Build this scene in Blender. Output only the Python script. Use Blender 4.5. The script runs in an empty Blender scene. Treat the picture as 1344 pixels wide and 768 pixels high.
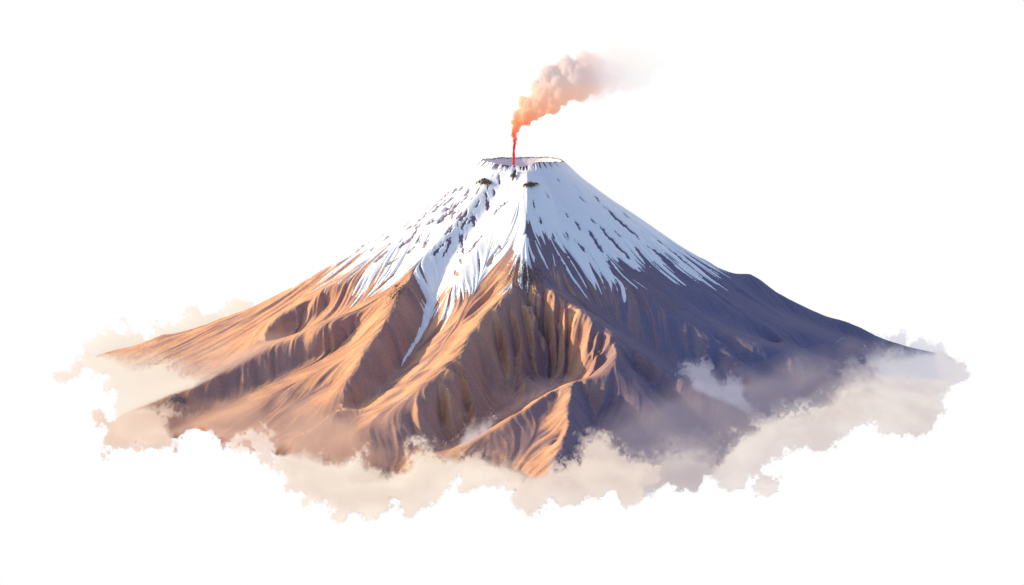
import bpy, math, random
import numpy as np

random.seed(7)
rng = np.random.default_rng(11)
D2R = math.pi / 180.0
scene = bpy.context.scene
COL = scene.collection

# ----------------------------------------------------------------------------
# camera geometry (also used to site ridges and mist banks from survey sightings)
# ----------------------------------------------------------------------------
ELEV = 8.0 * D2R
Z0 = 420.0            # height of the crater rim
FOC = 3000.0          # focal length in photo pixels (photo is 1344 wide)
RIGHT = np.array([1.0, 0, 0])
UP = np.array([0, math.sin(ELEV), math.cos(ELEV)])
FWD = np.array([0, math.cos(ELEV), -math.sin(ELEV)])
CAM = np.array([0, 0, Z0]) - 13 * RIGHT - 173 * UP - FOC * FWD


def ray(px, py):
    px = np.asarray(px, float); py = np.asarray(py, float)
    d = (FWD[None] + ((px - 672) / FOC)[:, None] * RIGHT[None] - ((py - 384) / FOC)[:, None] * UP[None])
    return d                                    # depth-parametrised (t = depth along FWD)


# cone profile: drop below the rim against radius
PR = np.array([0, 53, 70, 85, 125, 175, 225, 255, 305, 355, 395, 435, 473, 555, 620, 700, 900, 1400, 3000.0])
PD = np.array([-20, 0, 15, 28, 58, 93, 125, 143, 171, 195, 211, 225, 236, 260, 276, 292, 322, 370, 430.0])


def prof(r):
    return Z0 - np.interp(r, PR, PD)


def march(px, py, delta, tmax=4200.0):
    """first hit of each sight line with the cone raised by delta; nan where it misses"""
    d = ray(px, py)
    delta = np.broadcast_to(np.asarray(delta, float), (len(d),))
    ts = np.arange(2000.0, tmax, 6.0)
    hit = np.full(len(d), np.nan)
    prev = None
    for t in ts:
        p = CAM[None] + d * t
        g = p[:, 2] - prof(np.hypot(p[:, 0], p[:, 1])) - delta
        m = np.isnan(hit) & (g <= 0)
        if prev is not None:
            f = prev / np.where(np.abs(prev - g) < 1e-9, 1e-9, prev - g)
            hit[m] = (t - 6.0 + 6.0 * f)[m]
        prev = g
    return hit, d


def polydist(px, py, line):
    best = np.full(px.shape, 1e9); par = np.zeros(px.shape)
    n = len(line) - 1
    for q in range(n):
        a, b = line[q], line[q + 1]
        ab = b - a
        u = np.clip(((px - a[0]) * ab[0] + (py - a[1]) * ab[1]) / (ab @ ab), 0, 1)
        dq = np.hypot(px - a[0] - u * ab[0], py - a[1] - u * ab[1])
        m = dq < best
        best = np.where(m, dq, best); par = np.where(m, (q + u) / n, par)
    return best, par


def resample(pts, step=7.0):
    pts = np.asarray(pts, float)
    out = [pts[0]]
    for a, b in zip(pts[:-1], pts[1:]):
        n = max(1, int(round(np.hypot(*(b - a)[:2]) / step)))
        for k in range(1, n + 1):
            out.append(a + (b - a) * k / n)
    return np.array(out)


def plan(pts, delta=0.0):
    f = np.array(pts, float)
    t, d = march(f[:, 0], f[:, 1], delta)
    p = CAM[None] + d * np.where(np.isnan(t), -CAM[1] / d[:, 1], t)[:, None]
    return p[:, :2]



# ----------------------------------------------------------------------------
# noise
# ----------------------------------------------------------------------------
def _hash(ix, iy, iz, seed):
    h = (ix.astype(np.uint32) * np.uint32(374761393) + iy.astype(np.uint32) * np.uint32(668265263)
         + iz.astype(np.uint32) * np.uint32(2246822519) + np.uint32(seed * 3266489917 & 0xffffffff))
    h = (h ^ (h >> np.uint32(13))) * np.uint32(1274126177)
    h = (h ^ (h >> np.uint32(16))) * np.uint32(2654435761)
    h = h ^ (h >> np.uint32(15))
    return h.astype(np.float64) / 4294967295.0 * 2 - 1


def vnoise(x, y, z=None, seed=1):
    x = np.asarray(x, float); y = np.asarray(y, float)
    z = np.zeros_like(x) if z is None else np.asarray(z, float)
    fx, fy, fz = np.floor(x), np.floor(y), np.floor(z)
    ix, iy, iz = fx.astype(np.int64), fy.astype(np.int64), fz.astype(np.int64)
    u, v, w = x - fx, y - fy, z - fz
    u = u * u * u * (u * (u * 6 - 15) + 10); v = v * v * v * (v * (v * 6 - 15) + 10); w = w * w * w * (w * (w * 6 - 15) + 10)
    flat = not np.any(iz) and not np.any(w)
    out = 0
    for dz in ((0,) if flat else (0, 1)):
        wz = 1 if flat else (w if dz else 1 - w)
        for dy in (0, 1):
            wy = v if dy else 1 - v
            for dx in (0, 1):
                wx = u if dx else 1 - u
                out = out + wx * wy * wz * _hash(ix + dx, iy + dy, iz + dz, seed)
    return out


def fbm(x, y, z=None, oct=4, seed=1, gain=0.5):
    a, s, tot = 1.0, 0, 0
    f = 1.0
    for o in range(oct):
        s = s + a * vnoise(x * f + 13.7 * o, y * f - 7.1 * o, None if z is None else z * f + 3.3 * o, seed + o)
        tot += a; a *= gain; f *= 2.03
    return s / tot


def sstep(a, b, x):
    t = np.clip((x - a) / (b - a), 0, 1)
    return t * t * (3 - 2 * t)


# ----------------------------------------------------------------------------
# scene helpers
# ----------------------------------------------------------------------------
def mesh_object(name, verts, faces, mat, parent=None, smooth=True):
    me = bpy.data.meshes.new(name)
    verts = np.asarray(verts, np.float32); faces = np.asarray(faces, np.int32)
    n = faces.shape[1]
    me.vertices.add(len(verts)); me.vertices.foreach_set('co', verts.ravel())
    me.loops.add(faces.size); me.loops.foreach_set('vertex_index', faces.ravel())
    me.polygons.add(len(faces))
    me.polygons.foreach_set('loop_start', np.arange(0, faces.size, n, dtype=np.int32))
    me.update(calc_edges=True)
    me.validate()
    if smooth:
        me.polygons.foreach_set('use_smooth', np.ones(len(me.polygons), bool))
    if mat: me.materials.append(mat)
    o = bpy.data.objects.new(name, me); COL.objects.link(o)
    if parent: o.parent = parent
    return o


def attr(o, name, vals):
    a = o.data.attributes.new(name, 'FLOAT', 'POINT')
    a.data.foreach_set('value', np.asarray(vals, np.float32).ravel())


def tag(o, label, cat, group=None):
    o['label'] = label; o['category'] = cat
    if group: o['group'] = group


def new_mat(name):
    m = bpy.data.materials.new(name); m.use_nodes = True
    m.node_tree.nodes.clear()
    return m, m.node_tree


def nd(nt, typ, **kw):
    n = nt.nodes.new(typ)
    for k, v in kw.items():
        if k.startswith('i_'):
            n.inputs[k[2:].replace('_', ' ')].default_value = v
        else:
            setattr(n, k, v)
    return n


def lin(r, g, b):
    f = lambda c: (c / 255 / 12.92) if c / 255 <= .04045 else ((c / 255 + .055) / 1.055) ** 2.4
    return (f(r), f(g), f(b))


# ----------------------------------------------------------------------------
# terrain survey: ridge (+) and gully (-) lines, sighted in photo pixels
# ----------------------------------------------------------------------------
SIL_L = [(618, 219), (600, 235), (580, 250), (560, 265), (535, 283), (510, 300), (485, 315), (460, 332), (445, 339), (430, 347), (405, 364),
         (380, 378), (355, 391), (330, 403), (310, 411), (290, 418), (270, 426), (250, 433), (232, 438), (212, 439), (200, 446),
         (180, 453), (150, 459), (125, 466), (100, 475)]
SIL_R = [(750, 222), (760, 232), (780, 247), (800, 262), (825, 278), (850, 295), (875, 313), (900, 330), (920, 340), (940, 350),
         (962, 358), (985, 360), (1000, 368), (1015, 380), (1038, 393), (1060, 405), (1085, 416), (1110, 422), (1130, 430), (1150, 441),
         (1175, 450), (1200, 458), (1232, 464), (1262, 474)]
LINES = [
    # central arete and its two branches round the bowl
    [(692, 224, 2), (692, 245, 5), (692, 275, 8), (691, 310, 10), (688, 345, 12), (682, 375, 14)],
    [(682, 375, 14), (671, 395, 17), (655, 405, 19), (633, 426, 23), (622, 445, 23), (615, 462, 26), (604, 488, 28), (590, 497, 26),
     (576, 506, 26), (562, 523, 25), (551, 535, 23), (527, 548, 19), (496, 563, 14), (460, 577, 9)],
    [(690, 378, 13), (719, 384, 17), (741, 404, 20), (755, 409, 22), (770, 424, 23), (781, 435, 24), (795, 437, 26), (805, 450, 27),
     (811, 463, 28), (811, 477, 26), (803, 486, 21), (790, 497, 16), (775, 497, 16), (759, 499, 18)],
    # foreground spur
    [(759, 499, 18), (752, 511, 20), (748, 524, 22), (745, 535, 23), (744, 546, 24), (741, 565, 22), (739, 581, 20), (735, 605, 14), (728, 632, 8)],
    [(759, 499, 18), (735, 508, 17), (702, 529, 14), (680, 543, 11), (658, 555, 9), (635, 572, 6), (610, 588, 3), (570, 610, 0)],
    [(738, 520, 14), (722, 545, 8), (705, 570, 5), (685, 600, 2)],
    [(742, 556, 18), (725, 580, 10), (700, 612, 4)],
    [(730, 520, 12), (690, 552, 8), (650, 588, 3)],
    # shaded side right of the spur
    [(765, 512, 6), (775, 540, -6), (785, 575, -8), (790, 620, -8)],
    [(815, 484, 20), (828, 482, 18), (848, 510, 12), (866, 540, 6), (885, 580, 0), (900, 620, -4)],
    [(812, 452, 23), (834, 462, 18), (865, 484, 15), (887, 506, 13), (920, 520, 13), (945, 528, 13), (975, 545, 9), (1000, 562, 6)],
    [(835, 480, 8), (860, 505, 2), (890, 535, -4), (930, 575, -8)],
    [(770, 405, 0), (800, 425, -4), (840, 448, -7), (880, 478, -10), (920, 505, -10)],
    [(720, 375, 6), (760, 396, 2)],
    [(830, 375, 2), (860, 394, 6), (890, 418, 9), (906, 426, 11), (928, 437, 11), (951, 451, 10), (969, 476, 7), (990, 505, 3), (1005, 530, 0)],
    [(880, 388, 4), (905, 410, 6), (947, 437, 11), (975, 450, 13), (997, 458, 15), (1025, 464, 16), (1056, 471, 17), (1080, 480, 16), (1099, 487, 15), (1140, 507, 8)],
    [(940, 446, 5), (965, 462, 2), (985, 480, 0), (1030, 500, -4)],
    [(900, 455, 0), (940, 480, -6), (970, 505, -8)],
    [(930, 405, -2), (965, 425, -5), (1000, 442, -8), (1040, 455, -10), (1080, 465, -11), (1120, 480, -11)],
    [(906, 380, 2), (951, 402, 1), (997, 424, 1), (1030, 444, 0), (1055, 458, -2)],
    [(930, 370, 1), (975, 395, 0), (997, 410, 1), (1030, 424, 1), (1065, 440, 1), (1100, 450, 0), (1129, 460, -1)],
    [(1005, 398, -2), (1030, 408, -3), (1080, 428, -4), (1130, 446, -6)],
    # flat right hand facet of the cone
    [(720, 250, -2), (760, 310, -6), (800, 360, -7)],
    [(735, 240, -3), (790, 300, -7), (850, 345, -7)],
    # couloir
    [(668, 226, -1), (658, 245, -4), (643, 268, -6), (625, 295, -8), (605, 322, -10), (585, 352, -12), (572, 380, -16), (556, 426, -20), (540, 455, -20),
     (527, 479, -19), (500, 505, -13), (460, 535, -9), (420, 560, -8), (370, 590, -8)],
    [(640, 225, 1), (635, 244, 2), (618, 268, 3), (598, 292, 3), (575, 318, 4), (548, 345, 7), (535, 368, 10), (520, 395, 14), (518, 409, 16), (507, 426, 18),
     (497, 440, 19), (487, 453, 20), (475, 472, 17), (465, 493, 13), (454, 524, 7), (430, 545, 4), (380, 575, 2)],
    [(676, 228, 2), (664, 255, 1), (648, 285, 1), (625, 320, 1), (605, 350, 2), (590, 385, 3)],
    [(655, 330, 2), (620, 385, 5), (590, 430, 4), (560, 475, 2), (520, 510, 0), (470, 545, -2)],
    [(640, 390, 8), (600, 440, 10), (570, 480, 9), (520, 520, 6), (460, 556, 2), (400, 590, 0)],
    [(632, 245, -1), (612, 262, -3), (580, 300, -6), (545, 335, -7), (505, 370, -7), (480, 395, -7), (450, 412, -8), (410, 430, -10)],
    # left ridges
    [(600, 250, 2), (560, 285, 3), (520, 315, 4), (480, 345, 6), (458, 362, 8), (437, 380, 10), (415, 390, 12), (393, 398, 13), (375, 417, 11), (342, 442, 8), (305, 468, 2)],
    [(540, 300, -1), (490, 328, -3), (455, 350, -5), (420, 378, -8), (370, 412, -11), (310, 445, -15), (250, 480, -19), (180, 508, -22), (120, 525, -20)],
    [(430, 398, -7), (410, 415, -11), (370, 440, -15), (330, 465, -17), (270, 497, -20), (210, 515, -22)],
    [(520, 372, 4), (480, 400, 8), (448, 424, 12), (426, 437, 14), (389, 446, 17), (362, 456, 18), (345, 468, 18), (320, 479, 19), (300, 490, 19), (280, 499, 19),
     (254, 511, 19), (225, 519, 18), (200, 530, 14), (180, 538, 12), (150, 551, 8), (120, 565, 4)],
    [(470, 425, -2), (440, 452, -8), (400, 472, -11), (350, 500, -12), (290, 527, -12), (235, 545, -10), (200, 560, -10)],
    [(480, 445, 6), (445, 470, 0), (410, 490, -4), (360, 515, -6), (300, 545, -8), (240, 572, -8), (180, 595, -8)],
    [(450, 490, 2), (430, 505, -8), (390, 530, -12), (330, 560, -12), (270, 590, -12)],
]


# ribs and gullies that fan down the walls of the bowl
RIBS = [[(560, 530, 20), (566, 555, -2), (572, 590, -14)], [(586, 508, 24), (592, 540, 0), (598, 575, -20)], [(612, 480, 24), (618, 515, -6), (624, 560, -28)],
        [(634, 430, 20), (647, 462, -8), (656, 505, -30)], [(655, 412, 16), (664, 445, -6), (672, 500, -32)], [(670, 398, 14), (685, 429, -2), (686, 477, -24), (684, 520, -34)],
        [(684, 388, 10), (696, 420, -10), (704, 470, -32)], [(698, 384, 11), (706, 420, -10), (719, 462, -32)], [(720, 388, 14), (729, 424, -6), (731, 475, -34)], [(740, 406, 18), (741, 433, 0), (742, 480, -30)],
        [(755, 412, 20), (751, 442, 2), (748, 484, -26)], [(775, 432, 21), (768, 460, 4), (757, 487, -20)], [(786, 438, 22), (776, 468, 6), (763, 490, -12)],
        [(797, 441, 24), (789, 462, 12), (771, 494, -2)], [(808, 460, 25), (794, 478, 14), (777, 495, 6)]]


def along(L, n=12):
    L = np.array(L, float)
    c = np.append(0, np.cumsum(np.hypot(*np.diff(L[:, :2], axis=0).T)))
    u = np.linspace(0, c[-1], n)
    return np.stack([np.interp(u, c, L[:, q]) for q in range(3)], 1)


for q in range(len(RIBS)):
    r0 = along(RIBS[q]); fall = np.sin(np.linspace(.15, 1, 12) * math.pi * .95)
    amp_ = 5.2 if q < 10 else 3.4
    a = r0.copy(); a[:, 2] += amp_ * fall
    LINES.append([tuple(v) for v in a])
    if q + 1 < len(RIBS):
        g = .45 * r0 + .55 * along(RIBS[q + 1]); g[:, 2] -= amp_ * fall
        LINES.append([tuple(v) for v in g[1:]])
LINES.append([(690, 530, -36), (665, 545, -36), (640, 575, -34)])
ctrl = []          # x, y, delta
for L in LINES:
    s = resample(L)
    s[:, 2] *= np.interp(s[:, 0], [350, 520, 600, 820, 900, 1100], [.62, .85, 1.0, 1.0, .9, .85])      # the west flank is gentler
    s[:, 0] += 1.2 * vnoise(s[:, 0] * .09, s[:, 1] * .09, seed=5)
    s[:, 1] += 1.2 * vnoise(s[:, 0] * .09, s[:, 1] * .09, seed=6)
    t, d = march(s[:, 0], s[:, 1], s[:, 2])
    ok = ~np.isnan(t)
    p = CAM[None] + d * t[:, None]
    for q, dl in zip(p[ok], s[ok, 2]):
        ctrl.append((q[0], q[1], dl))
for S in (SIL_L, SIL_R):
    s = resample(S)
    d = ray(s[:, 0], s[:, 1])
    t = -CAM[1] / d[:, 1]
    p = CAM[None] + d * t[:, None]
    r = np.abs(p[:, 0])
    dl = p[:, 2] - prof(r)
    for q, a in zip(p, dl):
        ctrl.append((q[0], 0.0, a))
        rr = abs(q[0])
        if rr > 90:
            ctrl.append((q[0], 18 + rr * .10, a - 6 - rr * .045))   # ground falls away behind the skyline ridge
            ctrl.append((q[0] * .92, 60 + rr * .30, a - 14 - rr * .07))
for ph in np.arange(118, 243, 9.0):                                # far side
    for r in (80, 140, 210, 300, 400, 500, 620):
        k = 8 * math.sin(ph * .31) * min(1, r / 200)
        ctrl.append((r * math.sin(ph * D2R), -r * math.cos(ph * D2R), -6 - r * .05 + k))
for ph in np.arange(-85, 86, 6.0):                                 # outer apron, below the mist
    for r in (640, 700):
        ctrl.append((r * math.sin(ph * D2R), -r * math.cos(ph * D2R), -14.0))
for ph in np.arange(0, 360, 12.0):
    ctrl.append((58 * math.sin(ph * D2R), -58 * math.cos(ph * D2R), 0.0))
ctrl = np.array(ctrl)
# merge near-duplicates
key = {}
for c in ctrl:
    key.setdefault((round(c[0] / 3.0), round(c[1] / 3.0)), []).append(c)
ctrl = np.array([np.mean(v, axis=0) for v in key.values()])
NC = len(ctrl)
dd = np.hypot(ctrl[:, None, 0] - ctrl[None, :, 0], ctrl[:, None, 1] - ctrl[None, :, 1])
A = np.zeros((NC + 1, NC + 1)); A[:NC, :NC] = dd - 0.12 * np.eye(NC); A[:NC, NC] = 1; A[NC, :NC] = 1
W = np.linalg.solve(A, np.append(ctrl[:, 2], 0))


def rbf(x, y):
    out = np.empty(x.shape)
    xf, yf, of = x.ravel(), y.ravel(), out.ravel()
    for i in range(0, len(xf), 20000):
        a = np.stack([xf[i:i + 20000], yf[i:i + 20000]], 1)
        d2 = (a ** 2).sum(1)[:, None] + (ctrl[:, :2] ** 2).sum(1)[None] - 2 * a @ ctrl[:, :2].T
        of[i:i + 20000] = np.sqrt(np.maximum(d2, 0)) @ W[:NC] + W[NC]
    return of.reshape(x.shape)


# ----------------------------------------------------------------------------
# polar height grid
# ----------------------------------------------------------------------------
NF, NB, NR = 1760, 200, 640
RIM = 53.0
phi = np.concatenate([np.linspace(-104, 104, NF, endpoint=False), np.linspace(104, 256, NB, endpoint=False)]) * D2R
NP = len(phi)
# outer foot of the mountain, a wavering line that lies inside the mist
FOOT = [(60, 510), (105, 560), (130, 592), (150, 600), (200, 596), (262, 600), (330, 610), (385, 650), (425, 675), (480, 686),
        (560, 660), (610, 650), (680, 652), (745, 650), (820, 650), (872, 634), (925, 634), (980, 628), (1020, 620), (1060, 605),
        (1120, 600), (1200, 590), (1260, 560), (1280, 530)]
f = np.array(FOOT, float)
t, d = march(f[:, 0], f[:, 1], 0.0)
p = CAM[None] + d * np.where(np.isnan(t), -CAM[1] / d[:, 1], t)[:, None]
fphi = np.arctan2(p[:, 0], -p[:, 1]); fr = np.hypot(p[:, 0], p[:, 1])
o = np.argsort(fphi); fphi, fr = fphi[o], fr[o]
ph_w = (phi + math.pi) % (2 * math.pi) - math.pi
RMAX = np.interp(ph_w, np.concatenate([[-math.pi], fphi, [math.pi]]), np.concatenate([[600], fr, [600]]))
k = np.exp(-0.5 * (np.arange(-30, 31) / 10.0) ** 2); k /= k.sum()
RMAX = np.convolve(np.concatenate([RMAX[-30:], RMAX, RMAX[:30]]), k, 'valid')
tt = np.linspace(0, 1, NR)
R = RIM + (RMAX[:, None] - RIM) * (tt[None, :] ** 1.06)
SP, CP = np.sin(phi)[:, None], np.cos(phi)[:, None]
X, Y = R * SP, -R * CP

cs = 2
ci = np.append(np.arange(0, NP - 1, cs), NP - 1); cj = np.append(np.arange(0, NR - 1, cs), NR - 1)
dc = rbf(X[np.ix_(ci, cj)], Y[np.ix_(ci, cj)])
tmp = np.empty((NP, len(cj)))
for b in range(len(cj)):
    tmp[:, b] = np.interp(np.arange(NP), ci, dc[:, b])
DEL = np.empty((NP, NR))
for a in range(NP):
    DEL[a] = np.interp(np.arange(NR), cj, tmp[a])
DEL *= sstep(54, 82, R)
Z = prof(R) + DEL

dphi = np.gradient(np.unwrap(phi))


def grads(Zz):
    gr = np.gradient(Zz, axis=1) / np.gradient(R, axis=1)
    Zp = np.concatenate([Zz[-1:], Zz, Zz[:1]], 0)
    gp = (Zp[2:] - Zp[:-2]) / (2 * dphi[:, None]) / R
    return gr, gp


def blur(a, n):
    for _ in range(n):
        b = np.concatenate([a[-1:], a, a[:1]], 0)
        a = (b[:-2] + 2 * b[1:-1] + b[2:]) / 4
        b = np.concatenate([a[:, :1], a, a[:, -1:]], 1)
        a = (b[:, :-2] + 2 * b[:, 1:-1] + b[:, 2:]) / 4
    return a


gr, gp = grads(blur(Z, 6))
gm = np.sqrt(gr ** 2 + gp ** 2) + 1e-6
STEP = 1.5
vi = (-gp / gm) * STEP / R / dphi[:, None]           # index steps along phi
vj = (-gr / gm) * STEP / np.gradient(R, axis=1)      # index steps along r


def lic(tex, n):
    acc = tex.copy(); wsum = 1.0
    I0, J0 = np.meshgrid(np.arange(NP, dtype=np.float32), np.arange(NR, dtype=np.float32), indexing='ij')
    for sgn in (1, -1):
        I, J = I0.copy(), J0.copy()
        for s in range(n):
            a = np.rint(I).astype(np.int32) % NP; b = np.clip(np.rint(J), 0, NR - 1).astype(np.int32)
            I += sgn * vi[a, b]; J += sgn * vj[a, b]
            a = np.rint(I).astype(np.int32) % NP; b = np.clip(np.rint(J), 0, NR - 1).astype(np.int32)
            w = math.cos(.5 * math.pi * (s + 1) / (n + 1)) ** 2
            acc += w * tex[a, b]; wsum += w
    acc = blur(acc, 1)
    # even out the contrast
    return acc / acc.std()


rs = np.clip(R / 260.0, .45, 1.15)                   # flutes get finer towards the summit
tex1 = vnoise(X / 13, Y / 13, seed=21) + .6 * vnoise(X / 6, Y / 6, seed=22)
tex2 = vnoise(X / 2.6, Y / 2.6, seed=23) + .8 * vnoise(X / 1.3, Y / 1.3, seed=24)
L1 = lic(tex1, 34)
L2 = lic(tex2, 16)
L3 = lic(vnoise(X / 2.8, Y / 2.8, seed=25) + .7 * vnoise(X / 6.5, Y / 6.5, seed=26), 44)
L4 = lic(vnoise(X / 2.2, Y / 2.2, seed=27), 5)

steep = sstep(.35, .95, gm)
flute = sstep(70, 200, R)
H = -np.abs(L1) * 1.2 + 0.5 * L1
ar_line = plan(resample([(692, 214), (692, 245), (692, 275), (691, 310), (689, 345)], 6.0)[:, :2], 6.0)
ad_, ap_ = polydist(X, Y, ar_line)
aw = 10 + .22 * R
Z += 10.0 * sstep(52, 100, R) * (1 - sstep(215, 290, R)) * np.clip(1 - ad_ / aw, 0, 1)
bx_, by_ = plan([(700, 450)], -20)[0]
bowl = np.exp(-((X - bx_) ** 2 + (Y - by_) ** 2) / (2 * 75.0 ** 2))
steep = steep * (1 + .3 * bowl)
snowy = 1 - (1 - .55 * sstep(30, 200, X)) * sstep(190, 260, R)
Z = Z + flute * (1 - .75 * snowy) * (H * (.5 + 1.6 * steep) + L2 * (.14 + .22 * steep)) + .6 * fbm(X / 40, Y / 40, oct=3, seed=31) * flute
# rim roughness
rimw = 1 - sstep(RIM, RIM + 16, R)
ang = phi[:, None] + 0 * R
rimn = 1.2 * vnoise(np.cos(ang) * 3 + 9, np.sin(ang) * 3 + 9, seed=41) + .35 * vnoise(np.cos(ang) * 12 + 9, np.sin(ang) * 12 + 9, seed=42)
rimn = rimn + 3.0 * np.exp(-((ph_w[:, None] / D2R - 27) / 15) ** 2) - 4.0 * np.exp(-((ph_w[:, None] / D2R + 6) / 38) ** 2)
Z += rimw * rimn

# depth of the ground along each sight line, so the fog lies on the ground and not in it
ZB_S = 3.0
zw, zh = int(1344 / ZB_S) + 2, int(768 / ZB_S) + 2
pv = np.stack([X, Y, Z], -1).reshape(-1, 3) - CAM[None]
zd = pv @ FWD
spx = 672 + FOC * (pv @ RIGHT) / zd; spy = 384 - FOC * (pv @ UP) / zd
zi = np.clip((spx / ZB_S).astype(int), 0, zw - 1); zj = np.clip((spy / ZB_S).astype(int), 0, zh - 1)
GD = np.full((zw, zh), 1e9)
np.minimum.at(GD, (zi, zj), zd)
GROUND = GD < 1e8
mx, my = np.meshgrid((np.arange(zw) + .5) * ZB_S, (np.arange(zh) + .5) * ZB_S, indexing='ij')
tcone, dm = march(mx.ravel(), my.ravel(), 0.0)
tplane = -CAM[1] / dm[:, 1]
tcone = np.where(np.isnan(tcone), tplane, np.minimum(tcone, tplane)).reshape(zw, zh)
GD = np.where(GD > 1e8, tcone, np.minimum(GD, tplane.reshape(zw, zh) + 20))
GRAW = GD.copy()
q_ = np.pad(GD, 1, mode='edge')
GDs = np.minimum.reduce([q_[i_:i_ + zw, j_:j_ + zh] for i_ in range(3) for j_ in range(3)])
for _ in range(5):
    q_ = np.pad(GDs, 1, mode='edge')
    GDs = (4 * q_[1:-1, 1:-1] + 2 * (q_[:-2, 1:-1] + q_[2:, 1:-1] + q_[1:-1, :-2] + q_[1:-1, 2:]) + q_[:-2, :-2] + q_[:-2, 2:] + q_[2:, :-2] + q_[2:, 2:]) / 16


def ground_depth(px, py):
    u_ = np.clip(px / ZB_S - .5, 0, zw - 2.001); v_ = np.clip(py / ZB_S - .5, 0, zh - 2.001)
    i_, j_ = u_.astype(int), v_.astype(int); u_ = u_ - i_; v_ = v_ - j_
    return (GDs[i_, j_] * (1 - u_) * (1 - v_) + GDs[i_ + 1, j_] * u_ * (1 - v_) + GDs[i_, j_ + 1] * (1 - u_) * v_ + GDs[i_ + 1, j_ + 1] * u_ * v_)



def on_ground(pts):
    """plan position of each sighted point on the finished ground"""
    f_ = np.array(pts, float)
    i_ = np.clip((f_[:, 0] / ZB_S).astype(int), 0, zw - 1); j_ = np.clip((f_[:, 1] / ZB_S).astype(int), 0, zh - 1)
    p_ = CAM[None] + ray(f_[:, 0], f_[:, 1]) * GRAW[i_, j_][:, None]
    return p_[:, :2]


# ----------------------------------------------------------------------------
# snow amount
# ----------------------------------------------------------------------------
SNOWLINE = [(418, 352), (440, 350), (462, 352), (490, 366), (508, 370), (530, 360), (552, 360), (572, 385), (592, 392), (615, 372), (640, 362),
            (662, 338), (680, 318), (690, 306), (698, 316), (706, 335), (725, 352), (760, 358), (788, 352), (812, 362), (850, 342), (885, 350),
            (915, 342), (940, 346)]
f = np.array(SNOWLINE, float)
t, d = march(f[:, 0], f[:, 1], 2.0)
p = CAM[None] + d * np.where(np.isnan(t), -CAM[1] / d[:, 1], t)[:, None]
sphi = np.arctan2(p[:, 0], -p[:, 1]); sr = np.hypot(p[:, 0], p[:, 1])
o = np.argsort(sphi); sphi, sr = sphi[o], sr[o]
RS = np.interp(ph_w, np.concatenate([[-math.pi], sphi, [math.pi]]), np.concatenate([[255], sr, [255]]))[:, None]
S = (RS - R) / 46.0
band = np.exp(-((R - RS) / 60) ** 2)
S = S + band * (.80 * L3 + .30 * L1 + .30 * L2)
up = sstep(20, 70, RS - R)
S = S * (1 - up) + np.minimum(S, 1.15) * up
clus = sstep(-.15, .55, fbm(X / 26, Y / 26, oct=3, seed=51)) * (.35 + .65 * sstep(0, 90, R - 90))
S = S - up * 3.2 * clus * np.clip(L4 * .7 + .45 * L3 - 1.25, 0, 1.2)
teeth = vnoise(np.cos(ang) * 38 + 90, np.sin(ang) * 38 + 90, R / 14, seed=43) + .5 * vnoise(np.cos(ang) * 80 + 90, np.sin(ang) * 80 + 90, R / 10, seed=44)
S -= 2.2 * (1 - sstep(RIM, RIM + 15, R)) * np.clip(teeth * 1.3 + .05, 0, 1)      # dark rock teeth under the rim


STREAKS = [(791, 269, 839, 312, 4.5), (779, 256, 787, 264, 2), (772, 301, 792, 332, 4), (757, 316, 770, 331, 3), (740, 327, 757, 365, 4), (733, 335, 746, 360, 3), (755, 290, 762, 301, 2),
           (725, 305, 728, 314, 3), (743, 303, 746, 312, 1.6), (759, 257, 769, 265, 1.4), (789, 299, 828, 340, 4), (811, 338, 839, 365, 4.5), (798, 338, 809, 362, 3.5), (833, 321, 852, 349, 3.5),
           (847, 318, 885, 346, 4), (874, 321, 912, 351, 3.5), (638, 253, 641, 275, 3), (620, 280, 623, 295, 4), (605, 310, 609, 331, 1.8), (602, 266, 580, 288, 3), (542, 310, 523, 324, 3),
           (634, 307, 613, 332, 2), (667, 261, 649, 279, 2.6), (676, 220, 673, 235, 3), (490, 313, 468, 327, 2.4), (542, 294, 528, 305, 1.8), (560, 280, 545, 291, 1.6), (700, 262, 701, 270, 1.6),
           (708, 283, 710, 292, 1.6), (731, 233, 735, 239, 1.4), (742, 277, 745, 283, 2), (628, 262, 624, 272, 2.4), (647, 246, 649, 256, 1.8), (655, 228, 656, 240, 1.6), (583, 318, 566, 335, 2),
           (598, 352, 601, 362, 2.2), (590, 345, 592, 352, 1.6), (604, 338, 606, 344, 1.6), (647, 335, 640, 350, 2.4), (656, 322, 660, 326, 1.4), (510, 328, 492, 342, 2.4), (525, 336, 505, 350, 2),
           (715, 250, 720, 258, 1.4), (775, 285, 782, 293, 1.6), (806, 300, 816, 309, 1.8), (818, 278, 826, 286, 1.8), (860, 312, 870, 320, 1.8)]
rs_ = np.random.default_rng(77)
for _ in range(46):                               # small rock ribs breaking the sunlit snow, all pointing down the fall line
    ux_, vy_ = rs_.uniform(.25, 1), rs_.uniform(.18, .95)
    xa_ = 640 - ux_ * 190 * vy_ + vy_ * 8; ya_ = 222 + 122 * vy_ * (1 - .12 * ux_)
    ln_ = rs_.uniform(7, 20); dx_ = xa_ - 668; dy_ = (ya_ - 196) * 1.0; dn_ = math.hypot(dx_, dy_)
    STREAKS.append((xa_, ya_, xa_ + dx_ / dn_ * ln_, ya_ + dy_ / dn_ * ln_, rs_.uniform(1.1, 2.4)))
jit = 1.4 * vnoise(X / 2.2, Y / 2.2, seed=81) + .8 * vnoise(X / 5, Y / 5, seed=82)
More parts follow.
